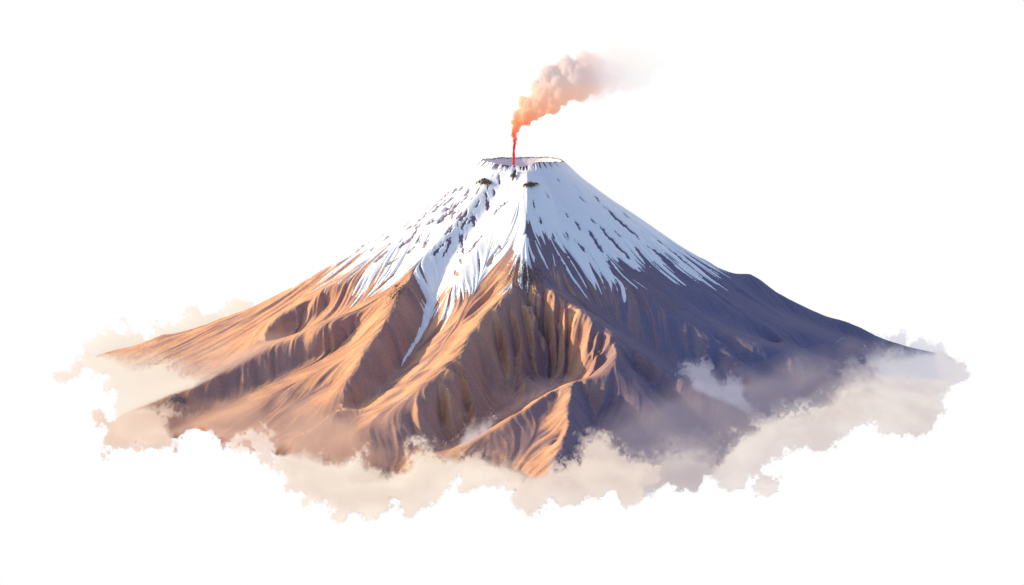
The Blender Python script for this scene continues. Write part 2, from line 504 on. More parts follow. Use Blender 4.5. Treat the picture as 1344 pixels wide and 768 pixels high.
for (xa, ya, xb, yb, wd) in STREAKS:
    ln = on_ground(resample([(xa, ya), (xb, yb)], 5.0))
    lo_, hi2 = ln.min(0) - 14, ln.max(0) + 14
    mk = (X > lo_[0]) & (X < hi2[0]) & (Y > lo_[1]) & (Y < hi2[1])
    dq, pq = polydist(X[mk], Y[mk], ln)
    prof_w = wd * .75 * np.sqrt(np.clip(np.sin(np.pi * np.clip(pq, .02, .98)), 0, 1))
    S[mk] = np.minimum(S[mk], np.clip((dq - prof_w + jit[mk] * min(1, wd / 2.5)) * .6, -1.2, 3))
gully = on_ground(resample([(585, 352), (574, 380), (564, 404), (557, 426), (549, 442), (536, 462), (527, 479)], 6.0))
gd, gpar = polydist(X, Y, gully)
wid = np.interp(gpar, [0, .2, .4, .7, 1], [16, 11, 6, 3.0, 1.0])
S = np.maximum(S, np.clip((wid - gd) / 3.0, -2, 1.2) * (1 + .15 * L2))
# frosted fan below the end of the arete
fan = on_ground(resample([(690, 312), (688, 340), (686, 372)], 6.0))
fd, fpar = polydist(X, Y, fan)
S = np.maximum(S, (1 - fd / (10 + 26 * fpar)) * 1.2 - .55 + .55 * L2 - fpar * .7)
SNOW_T = np.clip(S * 1.6, -1.2, 1.5)

# sunlight painted into the colour: ochre on sun-facing slopes, slate on shaded ones
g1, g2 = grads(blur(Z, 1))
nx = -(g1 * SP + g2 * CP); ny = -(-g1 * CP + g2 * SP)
sunward = -(nx * .95 + ny * -.10)
lit_tone = sstep(-.30, .34, sunward + .10 * L1 + .05 * L2 + .25 * fbm(X / 60, Y / 60, oct=4, seed=61))
lit_tone *= .10 + .90 * sstep(180, 240, R)
lit_tone *= 1 - .85 * sstep(20, 110, X + .0 * Y) * (1 - bowl)
lit_tone = np.maximum(lit_tone, .50 * (1 - sstep(-40, 60, X)) * sstep(200, 260, R))
lit_tone = np.maximum(lit_tone, .22 * bowl)
ochre_mottle = sstep(-.2, .9, fbm(X / 22, Y / 22, oct=5, seed=62) + .35 * L1 * .5 + .2)

# ----------------------------------------------------------------------------
# materials
# ----------------------------------------------------------------------------
def attr_node(nt, name):
    return nd(nt, 'ShaderNodeAttribute', attribute_name=name, attribute_type='GEOMETRY').outputs['Fac']


def mixc(nt, fac, a, b, blend='MIX'):
    m = nd(nt, 'ShaderNodeMix', data_type='RGBA', blend_type=blend)
    for s, v in ((m.inputs[0], fac), (m.inputs[6], a), (m.inputs[7], b)):
        if hasattr(v, 'is_output'): nt.links.new(v, s)
        elif isinstance(v, (tuple, list)): s.default_value = (*v[:3], 1)
        else: s.default_value = v
    return m.outputs[2]


def rock_material():
    m, nt = new_mat('rock')
    out = nd(nt, 'ShaderNodeOutputMaterial'); b = nd(nt, 'ShaderNodeBsdfPrincipled')
    b.inputs['Roughness'].default_value = .95
    b.inputs['Specular IOR Level'].default_value = .08
    tc = nd(nt, 'ShaderNodeTexCoord')
    n1 = nd(nt, 'ShaderNodeTexNoise'); n1.inputs['Scale'].default_value = .09; n1.inputs['Detail'].default_value = 8
    nt.links.new(tc.outputs['Object'], n1.inputs['Vector'])
    n2 = nd(nt, 'ShaderNodeTexNoise'); n2.inputs['Scale'].default_value = .7; n2.inputs['Detail'].default_value = 6
    nt.links.new(tc.outputs['Object'], n2.inputs['Vector'])
    shade_tone = mixc(nt, n1.outputs['Fac'], (.175, .155, .235), (.25, .17, .19))  # tone for slopes turned from the sun, shade put into the colour
    ochre = mixc(nt, attr_node(nt, 'ochre_mottle'), (.60, .31, .19), (.80, .43, .235))
    shade_tone = mixc(nt, attr_node(nt, 'cool'), shade_tone, (.165, .165, .265))  # bluer shade painted on the right flank
    c = mixc(nt, attr_node(nt, 'lit_tone'), shade_tone, ochre)
    ramp = nd(nt, 'ShaderNodeMapRange'); ramp.inputs[1].default_value = .3; ramp.inputs[2].default_value = .7
    ramp.inputs[3].default_value = .78; ramp.inputs[4].default_value = 1.14
    nt.links.new(n2.outputs['Fac'], ramp.inputs[0])
    c2 = nd(nt, 'ShaderNodeVectorMath', operation='SCALE')
    nt.links.new(c, c2.inputs[0]); nt.links.new(ramp.outputs[0], c2.inputs['Scale'])
    nt.links.new(c2.outputs[0], b.inputs['Base Color'])
    bump = nd(nt, 'ShaderNodeBump'); bump.inputs['Strength'].default_value = .4; bump.inputs['Distance'].default_value = 1.2
    nt.links.new(n2.outputs['Fac'], bump.inputs['Height']); nt.links.new(bump.outputs[0], b.inputs['Normal'])
    nt.links.new(b.outputs[0], out.inputs['Surface'])
    return m


def snow_material():
    m, nt = new_mat('snow')
    out = nd(nt, 'ShaderNodeOutputMaterial'); b = nd(nt, 'ShaderNodeBsdfPrincipled')
    b.inputs['Roughness'].default_value = .75
    b.inputs['Specular IOR Level'].default_value = .2
    tc = nd(nt, 'ShaderNodeTexCoord')
    n2 = nd(nt, 'ShaderNodeTexNoise'); n2.inputs['Scale'].default_value = .25; n2.inputs['Detail'].default_value = 6
    nt.links.new(tc.outputs['Object'], n2.inputs['Vector'])
    c = mixc(nt, n2.outputs['Fac'], (.84, .84, .84), (.95, .93, .89))
    nt.links.new(c, b.inputs['Base Color'])
    bump = nd(nt, 'ShaderNodeBump'); bump.inputs['Strength'].default_value = .12; bump.inputs['Distance'].default_value = 1.0
    nt.links.new(n2.outputs['Fac'], bump.inputs['Height']); nt.links.new(bump.outputs[0], b.inputs['Normal'])
    nt.links.new(b.outputs[0], out.inputs['Surface'])
    return m


def plain_material(name, col, rough=.9):
    m, nt = new_mat(name)
    out = nd(nt, 'ShaderNodeOutputMaterial'); b = nd(nt, 'ShaderNodeBsdfPrincipled')
    b.inputs['Roughness'].default_value = rough
    tc = nd(nt, 'ShaderNodeTexCoord'); n = nd(nt, 'ShaderNodeTexNoise'); n.inputs['Scale'].default_value = .5
    nt.links.new(tc.outputs['Object'], n.inputs['Vector'])
    c = mixc(nt, n.outputs['Fac'], tuple(v * .7 for v in col), tuple(v * 1.3 for v in col))
    nt.links.new(c, b.inputs['Base Color']); nt.links.new(b.outputs[0], out.inputs['Surface'])
    return m


def mist_material(name, rgb, sigma, vary=False):
    """a thin fog: has an added glow in place of daylight and veils what lies behind"""
    m, nt = new_mat(name)
    out = nd(nt, 'ShaderNodeOutputMaterial')
    ab = nd(nt, 'ShaderNodeVolumeAbsorption'); ab.inputs['Color'].default_value = (0, 0, 0, 1); ab.inputs['Density'].default_value = sigma
    em = nd(nt, 'ShaderNodeEmission'); em.inputs['Color'].default_value = (*lin(*rgb), 1); em.inputs['Strength'].default_value = sigma
    ad = nd(nt, 'ShaderNodeAddShader')
    c_ = lin(*rgb)
    ab.inputs['Density'].default_value = sigma * .76
    sc = nd(nt, 'ShaderNodeVolumeScatter'); sc.inputs['Color'].default_value = (1, 1, 1, 1); sc.inputs['Density'].default_value = sigma * .24
    em.inputs['Strength'].default_value = sigma * .77  # tinted glow put in for daylight on the fog
    a0 = nd(nt, 'ShaderNodeAddShader'); nt.links.new(ab.outputs[0], a0.inputs[0]); nt.links.new(sc.outputs[0], a0.inputs[1])
    nt.links.new(a0.outputs[0], ad.inputs[0]); nt.links.new(em.outputs[0], ad.inputs[1])
    nt.links.new(ad.outputs[0], out.inputs['Volume'])
    if vary:
        tc = nd(nt, 'ShaderNodeTexCoord')
        nz = nd(nt, 'ShaderNodeTexNoise'); nz.inputs['Scale'].default_value = .022; nz.inputs['Detail'].default_value = 4; nz.inputs['Roughness'].default_value = .6
        nt.links.new(tc.outputs['Object'], nz.inputs['Vector'])
        mr_ = nd(nt, 'ShaderNodeMapRange', interpolation_type='SMOOTHSTEP'); mr_.inputs[1].default_value = .38; mr_.inputs[2].default_value = .64
        nt.links.new(nz.outputs['Fac'], mr_.inputs[0])
        c2 = mixc(nt, mr_.outputs[0], (c_[0] * .92, c_[1] * .87, c_[2] * .85), (min(1, c_[0] * 1.09), min(1, c_[1] * 1.09), c_[2] * 1.05))  # noise in the glow stands in for shading inside the mist
        nt.links.new(c2, em.inputs['Color'])
    else:
        m.cycles.homogeneous_volume = True
    return m


M_ROCK, M_SNOW = rock_material(), snow_material()
M_DARK = plain_material('dark_rock', (.075, .048, .042))
M_BROWN = plain_material('brown_rock', (.15, .085, .06))
M_CRATER = plain_material('crater_ash', (.78, .68, .69))
M_ROCK2 = plain_material('grey_rock', (.24, .18, .18))

# ----------------------------------------------------------------------------
# the volcano
# ----------------------------------------------------------------------------
volcano = bpy.data.objects.new('volcano', None); COL.objects.link(volcano)
tag(volcano, 'snow-capped conical volcano with brown ridges on its left and dark slopes on its right', 'volcano')


def grid_faces(keep=None, nr=NR):
    i = np.arange(NP)[:, None]; j = np.arange(nr - 1)[None, :]
    i2 = (i + 1) % NP
    a = i * nr + j; b = i2 * nr + j; c = i2 * nr + j + 1; dq = i * nr + j + 1
    q = np.stack([b, c, dq + 0 * b, a + 0 * b], -1).reshape(-1, 4)
    if keep is not None: q = q[keep.ravel()]
    return q


# the foot breaks off in a ragged line on the ground, wrapped in mist
FOOTLINE = [(128, 420), (128, 468), (160, 482), (184, 512), (176, 540), (168, 556), (166, 572), (205, 574), (232, 572), (250, 560),
            (278, 562), (292, 578), (330, 580), (362, 594), (380, 615), (402, 634), (430, 648), (470, 660), (530, 650), (575, 622), (600, 610), (650, 614),
            (690, 648), (740, 640), (800, 630), (825, 640), (862, 626), (900, 628), (940, 618), (970, 612), (990, 600), (1036, 568), (1090, 570), (1116, 544),
            (1150, 530), (1180, 546), (1210, 526), (1232, 500), (1246, 476), (1246, 420)]
f = resample(np.array(FOOTLINE, float), 4.0)
f[:, 0] += 5 * vnoise(f[:, 0] * .12, f[:, 1] * .12, seed=95) + 3 * vnoise(f[:, 0] * .35, f[:, 1] * .35, seed=96)
f[:, 1] += 4 * vnoise(f[:, 0] * .13 + 40, f[:, 1] * .13, seed=97) + 3 * vnoise(f[:, 0] * .35, f[:, 1] * .35 + 30, seed=98)
d = ray(f[:, 0], f[:, 1])
fp = CAM[None] + d * ground_depth(f[:, 0], f[:, 1])[:, None]
fp[:, 1] = np.minimum(fp[:, 1], 0)
FP = np.concatenate([fp[:, :2], [(564, 0), (600, 700), (-600, 700), (-558, 0)]])
inside = np.zeros(X.shape, bool)
for q in range(len(FP)):
    a, b = FP[q], FP[(q + 1) % len(FP)]
    lo, hi_ = min(a[1], b[1]), max(a[1], b[1])
    if lo == hi_: continue
    m = (Y > lo) & (Y <= hi_)
    inside[m] ^= X[m] < (b[0] - a[0]) * (Y[m] - a[1]) / (b[1] - a[1]) + a[0]
inside |= R < 300
quad_in = inside[:, :-1] & inside[:, 1:] & np.roll(inside, -1, 0)[:, :-1] & np.roll(inside, -1, 0)[:, 1:]
V = np.stack([X, Y, Z], -1).reshape(-1, 3)
fr_ = grid_faces(quad_in)[:, ::-1]
us_ = np.unique(fr_); rm_ = -np.ones(NP * NR, np.int64); rm_[us_] = np.arange(len(us_))
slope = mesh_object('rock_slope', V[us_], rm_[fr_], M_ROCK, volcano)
attr(slope, 'lit_tone', lit_tone.ravel()[us_]); attr(slope, 'ochre_mottle', ochre_mottle.ravel()[us_]); attr(slope, 'cool', (.72 * sstep(40, 220, X + 110 * fbm(X / 45, Y / 45, oct=4, seed=63) + 14 * L1)).ravel()[us_])

JS = int(np.searchsorted(tt ** 1.06, (400 - RIM) / (RMAX.max() - RIM)))
JS = NR if JS > NR else min(NR, JS + 160)
St = SNOW_T[:, :JS]
hi = np.maximum.reduce([St[:, :-1], St[:, 1:], np.roll(St, -1, 0)[:, :-1], np.roll(St, -1, 0)[:, 1:]])
keep = hi > 0.0
Zs = Z[:, :JS] + St
fc = grid_faces(keep, JS)
used = np.unique(fc); remap = -np.ones(NP * JS, np.int64); remap[used] = np.arange(len(used))
Vs = np.stack([X[:, :JS], Y[:, :JS], Zs], -1).reshape(-1, 3)[used]
snow = mesh_object('snow_cap', Vs, remap[fc][:, ::-1], M_SNOW, volcano)

# rock outcrops: heaps of angular blocks standing through the snow and along its lower edge
def outcrop(cx, cy, wx, wy, n, size, mat, seed, tilt=0.0, flat=.6, streak=0, droop=0):
    rg = np.random.default_rng(seed)
    u = rg.normal(size=(n, 2)) * .42
    if streak:
        u = np.clip(u, -1, 1)
    else:
        ra, aa = .85 * rg.uniform(0, 1, n) ** .8, rg.uniform(0, 2 * math.pi, n)
        u = np.stack([ra * np.cos(aa), ra * np.sin(aa)], 1)
        u[:, 1] = u[:, 1] * (.55 + .6 * vnoise(u[:, 0] * 5 + 3, u[:, 0] * 0, seed=seed + 200)) + 1.1 * np.abs(u[:, 0]) ** 1.4 - .3 + .35 * vnoise(u[:, 0] * 6, u[:, 0] * 0 + 9, seed=seed + 210)
        if droop: u[rg.uniform(size=n) < .22, 1] += .7
    qx = cx + u[:, 0] * wx + u[:, 1] * wy * tilt; qy = cy + u[:, 1] * wy + .0 * u[:, 0]
    gi, gj = np.clip((qx / ZB_S).astype(int), 1, zw - 2), np.clip((qy / ZB_S).astype(int), 1, zh - 2)
    ok_ = GROUND[gi, gj] & GROUND[gi, gj - 1] & GROUND[gi - 1, gj - 1] & GROUND[gi + 1, gj - 1]
    qx, qy, u = qx[ok_], qy[ok_], u[ok_]; n = len(qx)
    gd_ = ground_depth(qx, qy) + 1.0
    c_ = CAM[None] + ray(qx, qy) * gd_[:, None]
    vs, fs = [], []
    base_v = np.array([(-1, -.6, -.5), (1, -.7, -.5), (.8, .8, -.5), (-.9, .7, -.5), (-.4, -.3, .8), (.5, -.2, .6), (.2, .5, .9)])
    base_f = [(0, 1, 5), (0, 5, 4), (1, 2, 6), (1, 6, 5), (2, 3, 6), (3, 4, 6), (3, 0, 4), (4, 5, 6), (0, 3, 2), (0, 2, 1)]
    for k_ in range(n):
        sz = size * rg.uniform(.4, 1.2) * (1.2 - .6 * abs(u[k_, 0]))
        v_ = (base_v + rg.normal(size=base_v.shape) * .18) * sz * np.array([1, 1, flat + rg.uniform(0, .5)])
        if streak or droop:
            v_ = v_ * np.array([max(streak, droop) * rg.uniform(.5, 1.4), .55, .5])
            er = np.array([c_[k_, 0], c_[k_, 1], 0]); er /= np.linalg.norm(er) + 1e-6
            td = np.array([er[0] * .84, er[1] * .84, -.54]); sd_ = np.array([-er[1], er[0], 0]) + rg.normal(size=3) * .12; nn = np.cross(td, sd_)
            v_ = v_[:, :1] * td + v_[:, 1:2] * sd_ + v_[:, 2:] * nn * np.sign(nn[2])
            fs += [(q0 + len(base_v) * k_, q1 + len(base_v) * k_, q2 + len(base_v) * k_) for q0, q1, q2 in base_f]
            vs.append(v_ + c_[k_][None]); continue
        a_ = rg.uniform(0, 2 * math.pi); ca, sa = math.cos(a_), math.sin(a_)
        v_ = np.stack([v_[:, 0] * ca - v_[:, 1] * sa, v_[:, 0] * sa + v_[:, 1] * ca, v_[:, 2]], 1)
        fs += [(q0 + len(base_v) * k_, q1 + len(base_v) * k_, q2 + len(base_v) * k_) for q0, q1, q2 in base_f]
        vs.append(v_ + c_[k_][None])
    o = mesh_object('scree' if streak else 'rock_outcrop', np.concatenate(vs), fs, mat, volcano, smooth=False)
    if streak: o['kind'] = 'stuff'
    return o


outcrop(635, 238.5, 13, 3.4, 200, 1.1, M_BROWN, 1, droop=1.7)
outcrop(697, 241, 14, 3.2, 200, 1.05, M_BROWN, 2, droop=1.7)
outcrop(674, 230, 3.0, 7, 80, 1.2, M_DARK, 3, tilt=-.4)
outcrop(233, 524, 12, 6, 160, 2.2, M_ROCK2, 6)
outcrop(690, 364, 40, 24, 800, .5, M_DARK, 7, flat=1.1, streak=2.6)
outcrop(521, 383, 20, 14, 260, .42, M_DARK, 8, tilt=-.5, flat=1.1, streak=2.6)
# crater bowl, joined to the rim
ncr = 46
rr = np.linspace(RIM, 2.0, ncr)
u = rr / RIM
cz = Z[:, 0][:, None] * 1.0 + 0 * rr[None]
floor = Z0 - 26
prof_c = (1 - u ** 2.2)
CZ = cz * (1 - prof_c)[None] + floor * prof_c[None]
CX, CY = rr[None] * SP, -rr[None] * CP
CZ = CZ + .8 * fbm(CX / 6, CY / 6, oct=3, seed=71) * np.clip((1 - u) * 6, 0, 1)[None]
Vc = np.stack([CX, CY, CZ], -1).reshape(-1, 3)
crater = mesh_object('crater', Vc, grid_faces(nr=ncr), M_CRATER, volcano)
# dark rock edging the rim
nq, nk = 720, 8
rv, rf = [], []
for q in range(nq):
    a_ = 2 * math.pi * q / nq
    ii = int(np.argmin(np.abs(((phi - a_ + math.pi) % (2 * math.pi)) - math.pi)))
    th = .75 + .55 * float(vnoise(np.array([math.cos(a_) * 11 + 20]), np.array([math.sin(a_) * 11 + 20]), seed=45)[0]) + .4 * float(vnoise(np.array([math.cos(a_) * 40 + 50]), np.array([math.sin(a_) * 40 + 50]), seed=46)[0])
    th = max(.1, th * .75)
    for k_ in range(nk):
        b_ = 2 * math.pi * k_ / nk
        rr_ = RIM + .6 + th * math.cos(b_) * 1.2
        rv.append((rr_ * math.sin(a_), -rr_ * math.cos(a_), Z[ii, 0] + .1 + th * math.sin(b_) * .9))
for q in range(nq):
    for k_ in range(nk):
        rf.append((q * nk + k_, ((q + 1) % nq) * nk + k_, ((q + 1) % nq) * nk + (k_ + 1) % nk, q * nk + (k_ + 1) % nk))
mesh_object('crater_rim', rv, rf, M_DARK, volcano)

# ----------------------------------------------------------------------------
# mist banks
# ----------------------------------------------------------------------------
def mist_bank(name_label, poly, rgb, thick=60.0, amax=.97, lift=0.0, plane=None, scale=26.0, seed=1, group=None, wisp=.35, step=1.0, gain=.62):
    """poly: (px, py, softness, raggedness). A lens of fog lying on the slope: thick inside, thinning to nothing at the traced edge."""
    P = np.array(poly, float)
    pad = 16
    x0, x1 = P[:, 0].min() - pad, P[:, 0].max() + pad
    y0, y1 = P[:, 1].min() - pad, P[:, 1].max() + pad
    gx = np.arange(x0, x1, step); gy = np.arange(y0, y1, step)
    GX, GY = np.meshgrid(gx, gy, indexing='ij')
    best = np.full(GX.shape, 1e9); soft = np.zeros(GX.shape); rag = np.zeros(GX.shape); wsum = np.zeros(GX.shape)
    inside = np.zeros(GX.shape, bool)
    n = len(P)
    for q in range(n):
        a, b = P[q], P[(q + 1) % n]
        ab = b[:2] - a[:2]
        u = np.clip(((GX - a[0]) * ab[0] + (GY - a[1]) * ab[1]) / (ab @ ab + 1e-9), 0, 1)
        dq = np.hypot(GX - a[0] - u * ab[0], GY - a[1] - u * ab[1])
        best = np.minimum(best, dq)
        w = 1.0 / (dq + 2.0) ** 2.5
        soft += w * (a[2] + u * (b[2] - a[2])); rag += w * (a[3] + u * (b[3] - a[3])); wsum += w
        c = ((a[1] > GY) != (b[1] > GY)) & (GX < (b[0] - a[0]) * (GY - a[1]) / (b[1] - a[1] + 1e-12) + a[0])
        inside ^= c
    soft /= wsum; rag /= wsum
    soft = soft + 18 * sstep(8, 30, soft) * (1 - sstep(45, 70, soft)) - .35 * soft * sstep(55, 80, soft)
    sd = np.where(inside, best, -best)
    nz = fbm(GX / scale, GY / scale, oct=6, seed=seed, gain=.70)
    nz2 = fbm(GX / 30 + 50 + 6 * nz, GY / 30, oct=6, seed=seed + 40, gain=.6)
    fz = sstep(8, 30, soft)
    if amax <= .7:                                # thin haze has no ragged edge
        nz = nz * .2; nz2 = fbm(GX / 40 + 50, GY / 30, oct=2, seed=seed + 40)
    q = sd + rag * nz * 3.4 + fz * np.minimum(soft, 45) * .5 * nz2
    al = sstep(0, 1, q / soft)
    al = al * (1 - fz * wisp * np.clip(.35 + 1.5 * nz2, 0, 1) * (1 - .75 * al)) * amax
    al[[0, -1], :] = 0; al[:, [0, -1]] = 0
    al[al < (.03 if amax <= .7 else .012)] = 0
    sigma = -math.log(1 - .975) / thick
    T = -np.log(1 - np.minimum(al, .975)) / sigma
    fx, fy = GX.ravel(), GY.ravel()
    d = ray(fx, fy)
    if plane is None:
        tc = ground_depth(fx, fy) - lift * 0.0
    else:
        tc = (plane - CAM[1]) / d[:, 1]
    Tf = T.ravel()
    front = CAM[None] + d * (tc - Tf)[:, None]
    back = CAM[None] + d * (tc + np.minimum(Tf * .25, 10))[:, None] if plane is None else CAM[None] + d * (tc + 0.02 * Tf)[:, None]
    nx_, ny_ = GX.shape
    i, j = np.meshgrid(np.arange(nx_ - 1), np.arange(ny_ - 1), indexing='ij')
    a = (i * ny_ + j).ravel(); b = ((i + 1) * ny_ + j).ravel(); c = ((i + 1) * ny_ + j + 1).ravel(); e = (i * ny_ + j + 1).ravel()
    pos = Tf > 0
    keepf = pos[a] | pos[b] | pos[c] | pos[e]
    F1 = np.stack([e, c, b, a], 1)[keepf]
    N = len(Tf)
    bi = np.where(pos, np.arange(N) + N, np.arange(N))
    F2 = bi[F1[:, ::-1]]
    allv = np.concatenate([front, back]); F = np.concatenate([F1, F2])
    us = np.unique(F); rm = -np.ones(2 * N, np.int64); rm[us] = np.arange(len(us))
    o = mesh_object('mist_bank', allv[us], rm[F], mist_material('mist', rgb, sigma, group == GRP and thick >= 40 and plane is None), None, smooth=False)
    tag(o, name_label, 'mist', group)
    return o


def ctr(pts):                                    # recentre helper kept trivial: mist lies where it was sighted
    return pts


GRP = 'mist banks round the foot of the volcano'
# far fringe behind the left skyline
mist_bank('pale cream mist rising behind the left skyline ridge', [
    (108, 466, 6, 3), (112, 440, 5, 8), (122, 434, 5, 8), (135, 440, 5, 7), (150, 428, 5, 8), (164, 430, 5, 8), (176, 442, 6, 6), (193, 442, 6, 6),
    (198, 424, 5, 7), (222, 418, 5, 7), (236, 420, 5, 7), (240, 406, 5, 8), (256, 404, 5, 8), (266, 412, 6, 6), (284, 408, 6, 6), (294, 398, 6, 7),
    (316, 396, 6, 7), (335, 390, 10, 7), (352, 386, 14, 5), (350, 394, 8, 1), (320, 412, 8, 0), (280, 428, 8, 0), (230, 446, 8, 0), (180, 462, 8, 0), (140, 476, 8, 0)],
    (248, 237, 222), plane=75.0, seed=3, scale=20, group=GRP)
# left tail and the valley between the two left ridges
mist_bank('cream mist in the upper left valley reaching out to the left tip', [
    (66, 488, 10, 7), (80, 482, 8, 7), (100, 470, 8, 6), (118, 464, 10, 4), (145, 462, 24, 2), (180, 462, 34, 3), (214, 448, 30, 8), (226, 462, 34, 10),
    (250, 476, 44, 8), (290, 486, 60, 4), (330, 466, 60, 2), (315, 480, 20, 0), (280, 498, 6, 0), (254, 511, 4, 0), (225, 520, 4, 0), (180, 539, 4, 0), (152, 552, 4, 1),
    (150, 540, 4, 4), (158, 522, 4, 5), (150, 514, 4, 7), (138, 508, 4, 8), (134, 496, 4, 8), (136, 488, 4, 8), (118, 486, 5, 7), (95, 494, 6, 7), (72, 502, 8, 7)],
    (245, 229, 211), thick=34, lift=-4, seed=9, scale=20, group=GRP)
mist_bank('little cream puff at the far left tip of the slope', [
    (96, 478, 7, 5), (112, 462, 8, 5), (132, 458, 12, 4), (158, 462, 22, 3), (166, 476, 18, 3), (150, 492, 8, 3), (120, 490, 7, 5)],
    (246, 232, 215), thick=34, seed=131, scale=16, group=GRP)
mist_bank('little lilac puff at the far right tip of the slope', [
    (1206, 478, 24, 3), (1222, 458, 14, 2), (1244, 462, 5, 3), (1266, 478, 6, 6), (1268, 494, 6, 6), (1254, 510, 8, 5), (1226, 510, 20, 3)],
    (228, 220, 222), thick=34, seed=137, scale=16, group=GRP)
# lower left
mist_bank('salmon mist at the lower left foot below the dark knob', [
    (148, 548, 5, 1), (176, 534, 10, 2), (206, 524, 20, 5), (226, 518, 26, 7), (248, 528, 26, 8), (262, 545, 30, 7), (238, 562, 40, 4), (236, 580, 14, 6), (230, 590, 4, 6), (212, 590, 4, 6), (196, 584, 4, 7),
    (188, 594, 4, 6), (172, 592, 4, 6), (158, 590, 4, 6), (148, 604, 4, 6), (134, 602, 4, 6), (138, 584, 4, 6), (136, 566, 4, 5), (124, 556, 4, 6), (124, 544, 4, 6), (136, 540, 4, 5), (146, 548, 4, 4)],
    (238, 208, 188), thick=44, lift=8, seed=14, scale=18, group=GRP)
mist_bank('rust tinted haze along the ragged lower left edge', [
    (228, 574, 16, 3), (260, 560, 34, 3), (300, 560, 40, 3), (340, 560, 34, 3), (356, 585, 12, 6), (330, 594, 4, 5), (304, 594, 4, 6), (286, 590, 4, 6), (279, 572, 4, 6), (262, 566, 4, 7), (246, 568, 4, 6),
    (238, 578, 4, 6), (232, 592, 4, 6)],
    (206, 152, 130), thick=44, lift=10, seed=17, scale=16, group=GRP)
mist_bank('small pinkish white puff at the bottom between rust haze and cream mist', [
    (304, 578, 12, 7), (318, 564, 12, 9), (342, 556, 14, 9), (362, 558, 16, 8), (370, 575, 16, 6), (366, 600, 10, 5), (362, 618, 8, 6), (345, 608, 6, 6), (322, 592, 6, 6), (304, 588, 6, 6)],
    (246, 226, 214), thick=40, lift=16, amax=.9, seed=23, scale=18, group=GRP)
# bottom centre left
mist_bank('wide cream mist along the bottom under the bright central ridge', [
    (362, 600, 6, 5), (372, 585, 30, 5), (400, 570, 44, 6), (425, 582, 40, 8), (445, 590, 24, 10), (468, 582, 18, 10), (486, 588, 18, 10), (496, 606, 20, 8), (520, 604, 20, 8), (528, 588, 16, 9),
    (542, 574, 14, 9), (560, 578, 16, 9), (580, 588, 20, 8), (604, 588, 26, 6), (640, 584, 30, 4), (672, 600, 30, 4), (700, 616, 24, 4), (696, 644, 10, 4),
    (668, 646, 5, 7), (650, 644, 5, 7), (634, 640, 5, 7), (620, 646, 5, 7), (606, 648, 4, 7), (598, 636, 4, 6), (584, 642, 4, 6), (576, 660, 4, 6), (556, 668, 5, 6),
    (538, 677, 5, 6), (518, 664, 6, 8), (500, 674, 6, 8), (478, 684, 6, 8), (450, 688, 6, 8), (434, 680, 6, 8), (428, 668, 6, 7), (412, 670, 4, 6), (396, 664, 4, 6), (392, 650, 4, 6), (378, 644, 4, 6),
    (366, 630, 4, 6), (360, 612, 4, 6)],
    (244, 228, 212), thick=60, lift=14, seed=31, group=GRP)
mist_bank('greyish wisp of mist in the bowl behind the foreground spur', [
    (590, 570, 26, 6), (604, 556, 22, 9), (622, 546, 20, 10), (640, 548, 20, 9), (652, 556, 18, 7), (640, 570, 8, 1), (618, 584, 8, 1), (600, 594, 14, 2)],
    (206, 190, 190), thick=30, amax=.8, lift=-26, seed=37, scale=20, group=GRP)
# bottom centre
mist_bank('greyish cream mist covering the foot of the foreground spur', [
    (664, 606, 30, 4), (700, 608, 30, 4), (722, 606, 20, 7), (740, 600, 20, 9), (756, 592, 20, 10), (762, 572, 16, 10), (780, 560, 18, 10), (800, 566, 18, 10), (814, 578, 18, 10), (826, 592, 16, 10), (846, 590, 14, 10),
    (856, 602, 14, 10), (872, 612, 12, 8), (874, 628, 8, 6), (862, 644, 5, 6), (846, 648, 4, 6), (832, 662, 4, 6), (820, 674, 4, 6), (812, 656, 4, 5), (806, 646, 4, 5), (790, 650, 4, 6), (772, 648, 4, 6), (756, 662, 4, 6),
    (738, 664, 4, 6), (722, 656, 4, 6), (712, 668, 4, 6), (690, 674, 5, 7), (676, 670, 5, 6), (666, 658, 5, 5), (674, 644, 6, 5)],
    (234, 217, 205), thick=60, lift=20, seed=43, group=GRP)
# mauve haze of the shaded foot
mist_bank('mauve haze over the shaded foot right of the spur', [
    (800, 600, 40, 3), (830, 575, 70, 4), (870, 560, 80, 4), (910, 555, 80, 4), (950, 560, 60, 4), (965, 590, 50, 4), (960, 630, 14, 6), (930, 632, 5, 6), (912, 645, 5, 6), (894, 648, 5, 6), (884, 636, 5, 6),
    (866, 642, 5, 6), (848, 650, 8, 5), (815, 640, 20, 4)],
    (196, 184, 186), thick=60, lift=8, seed=53, group=GRP)
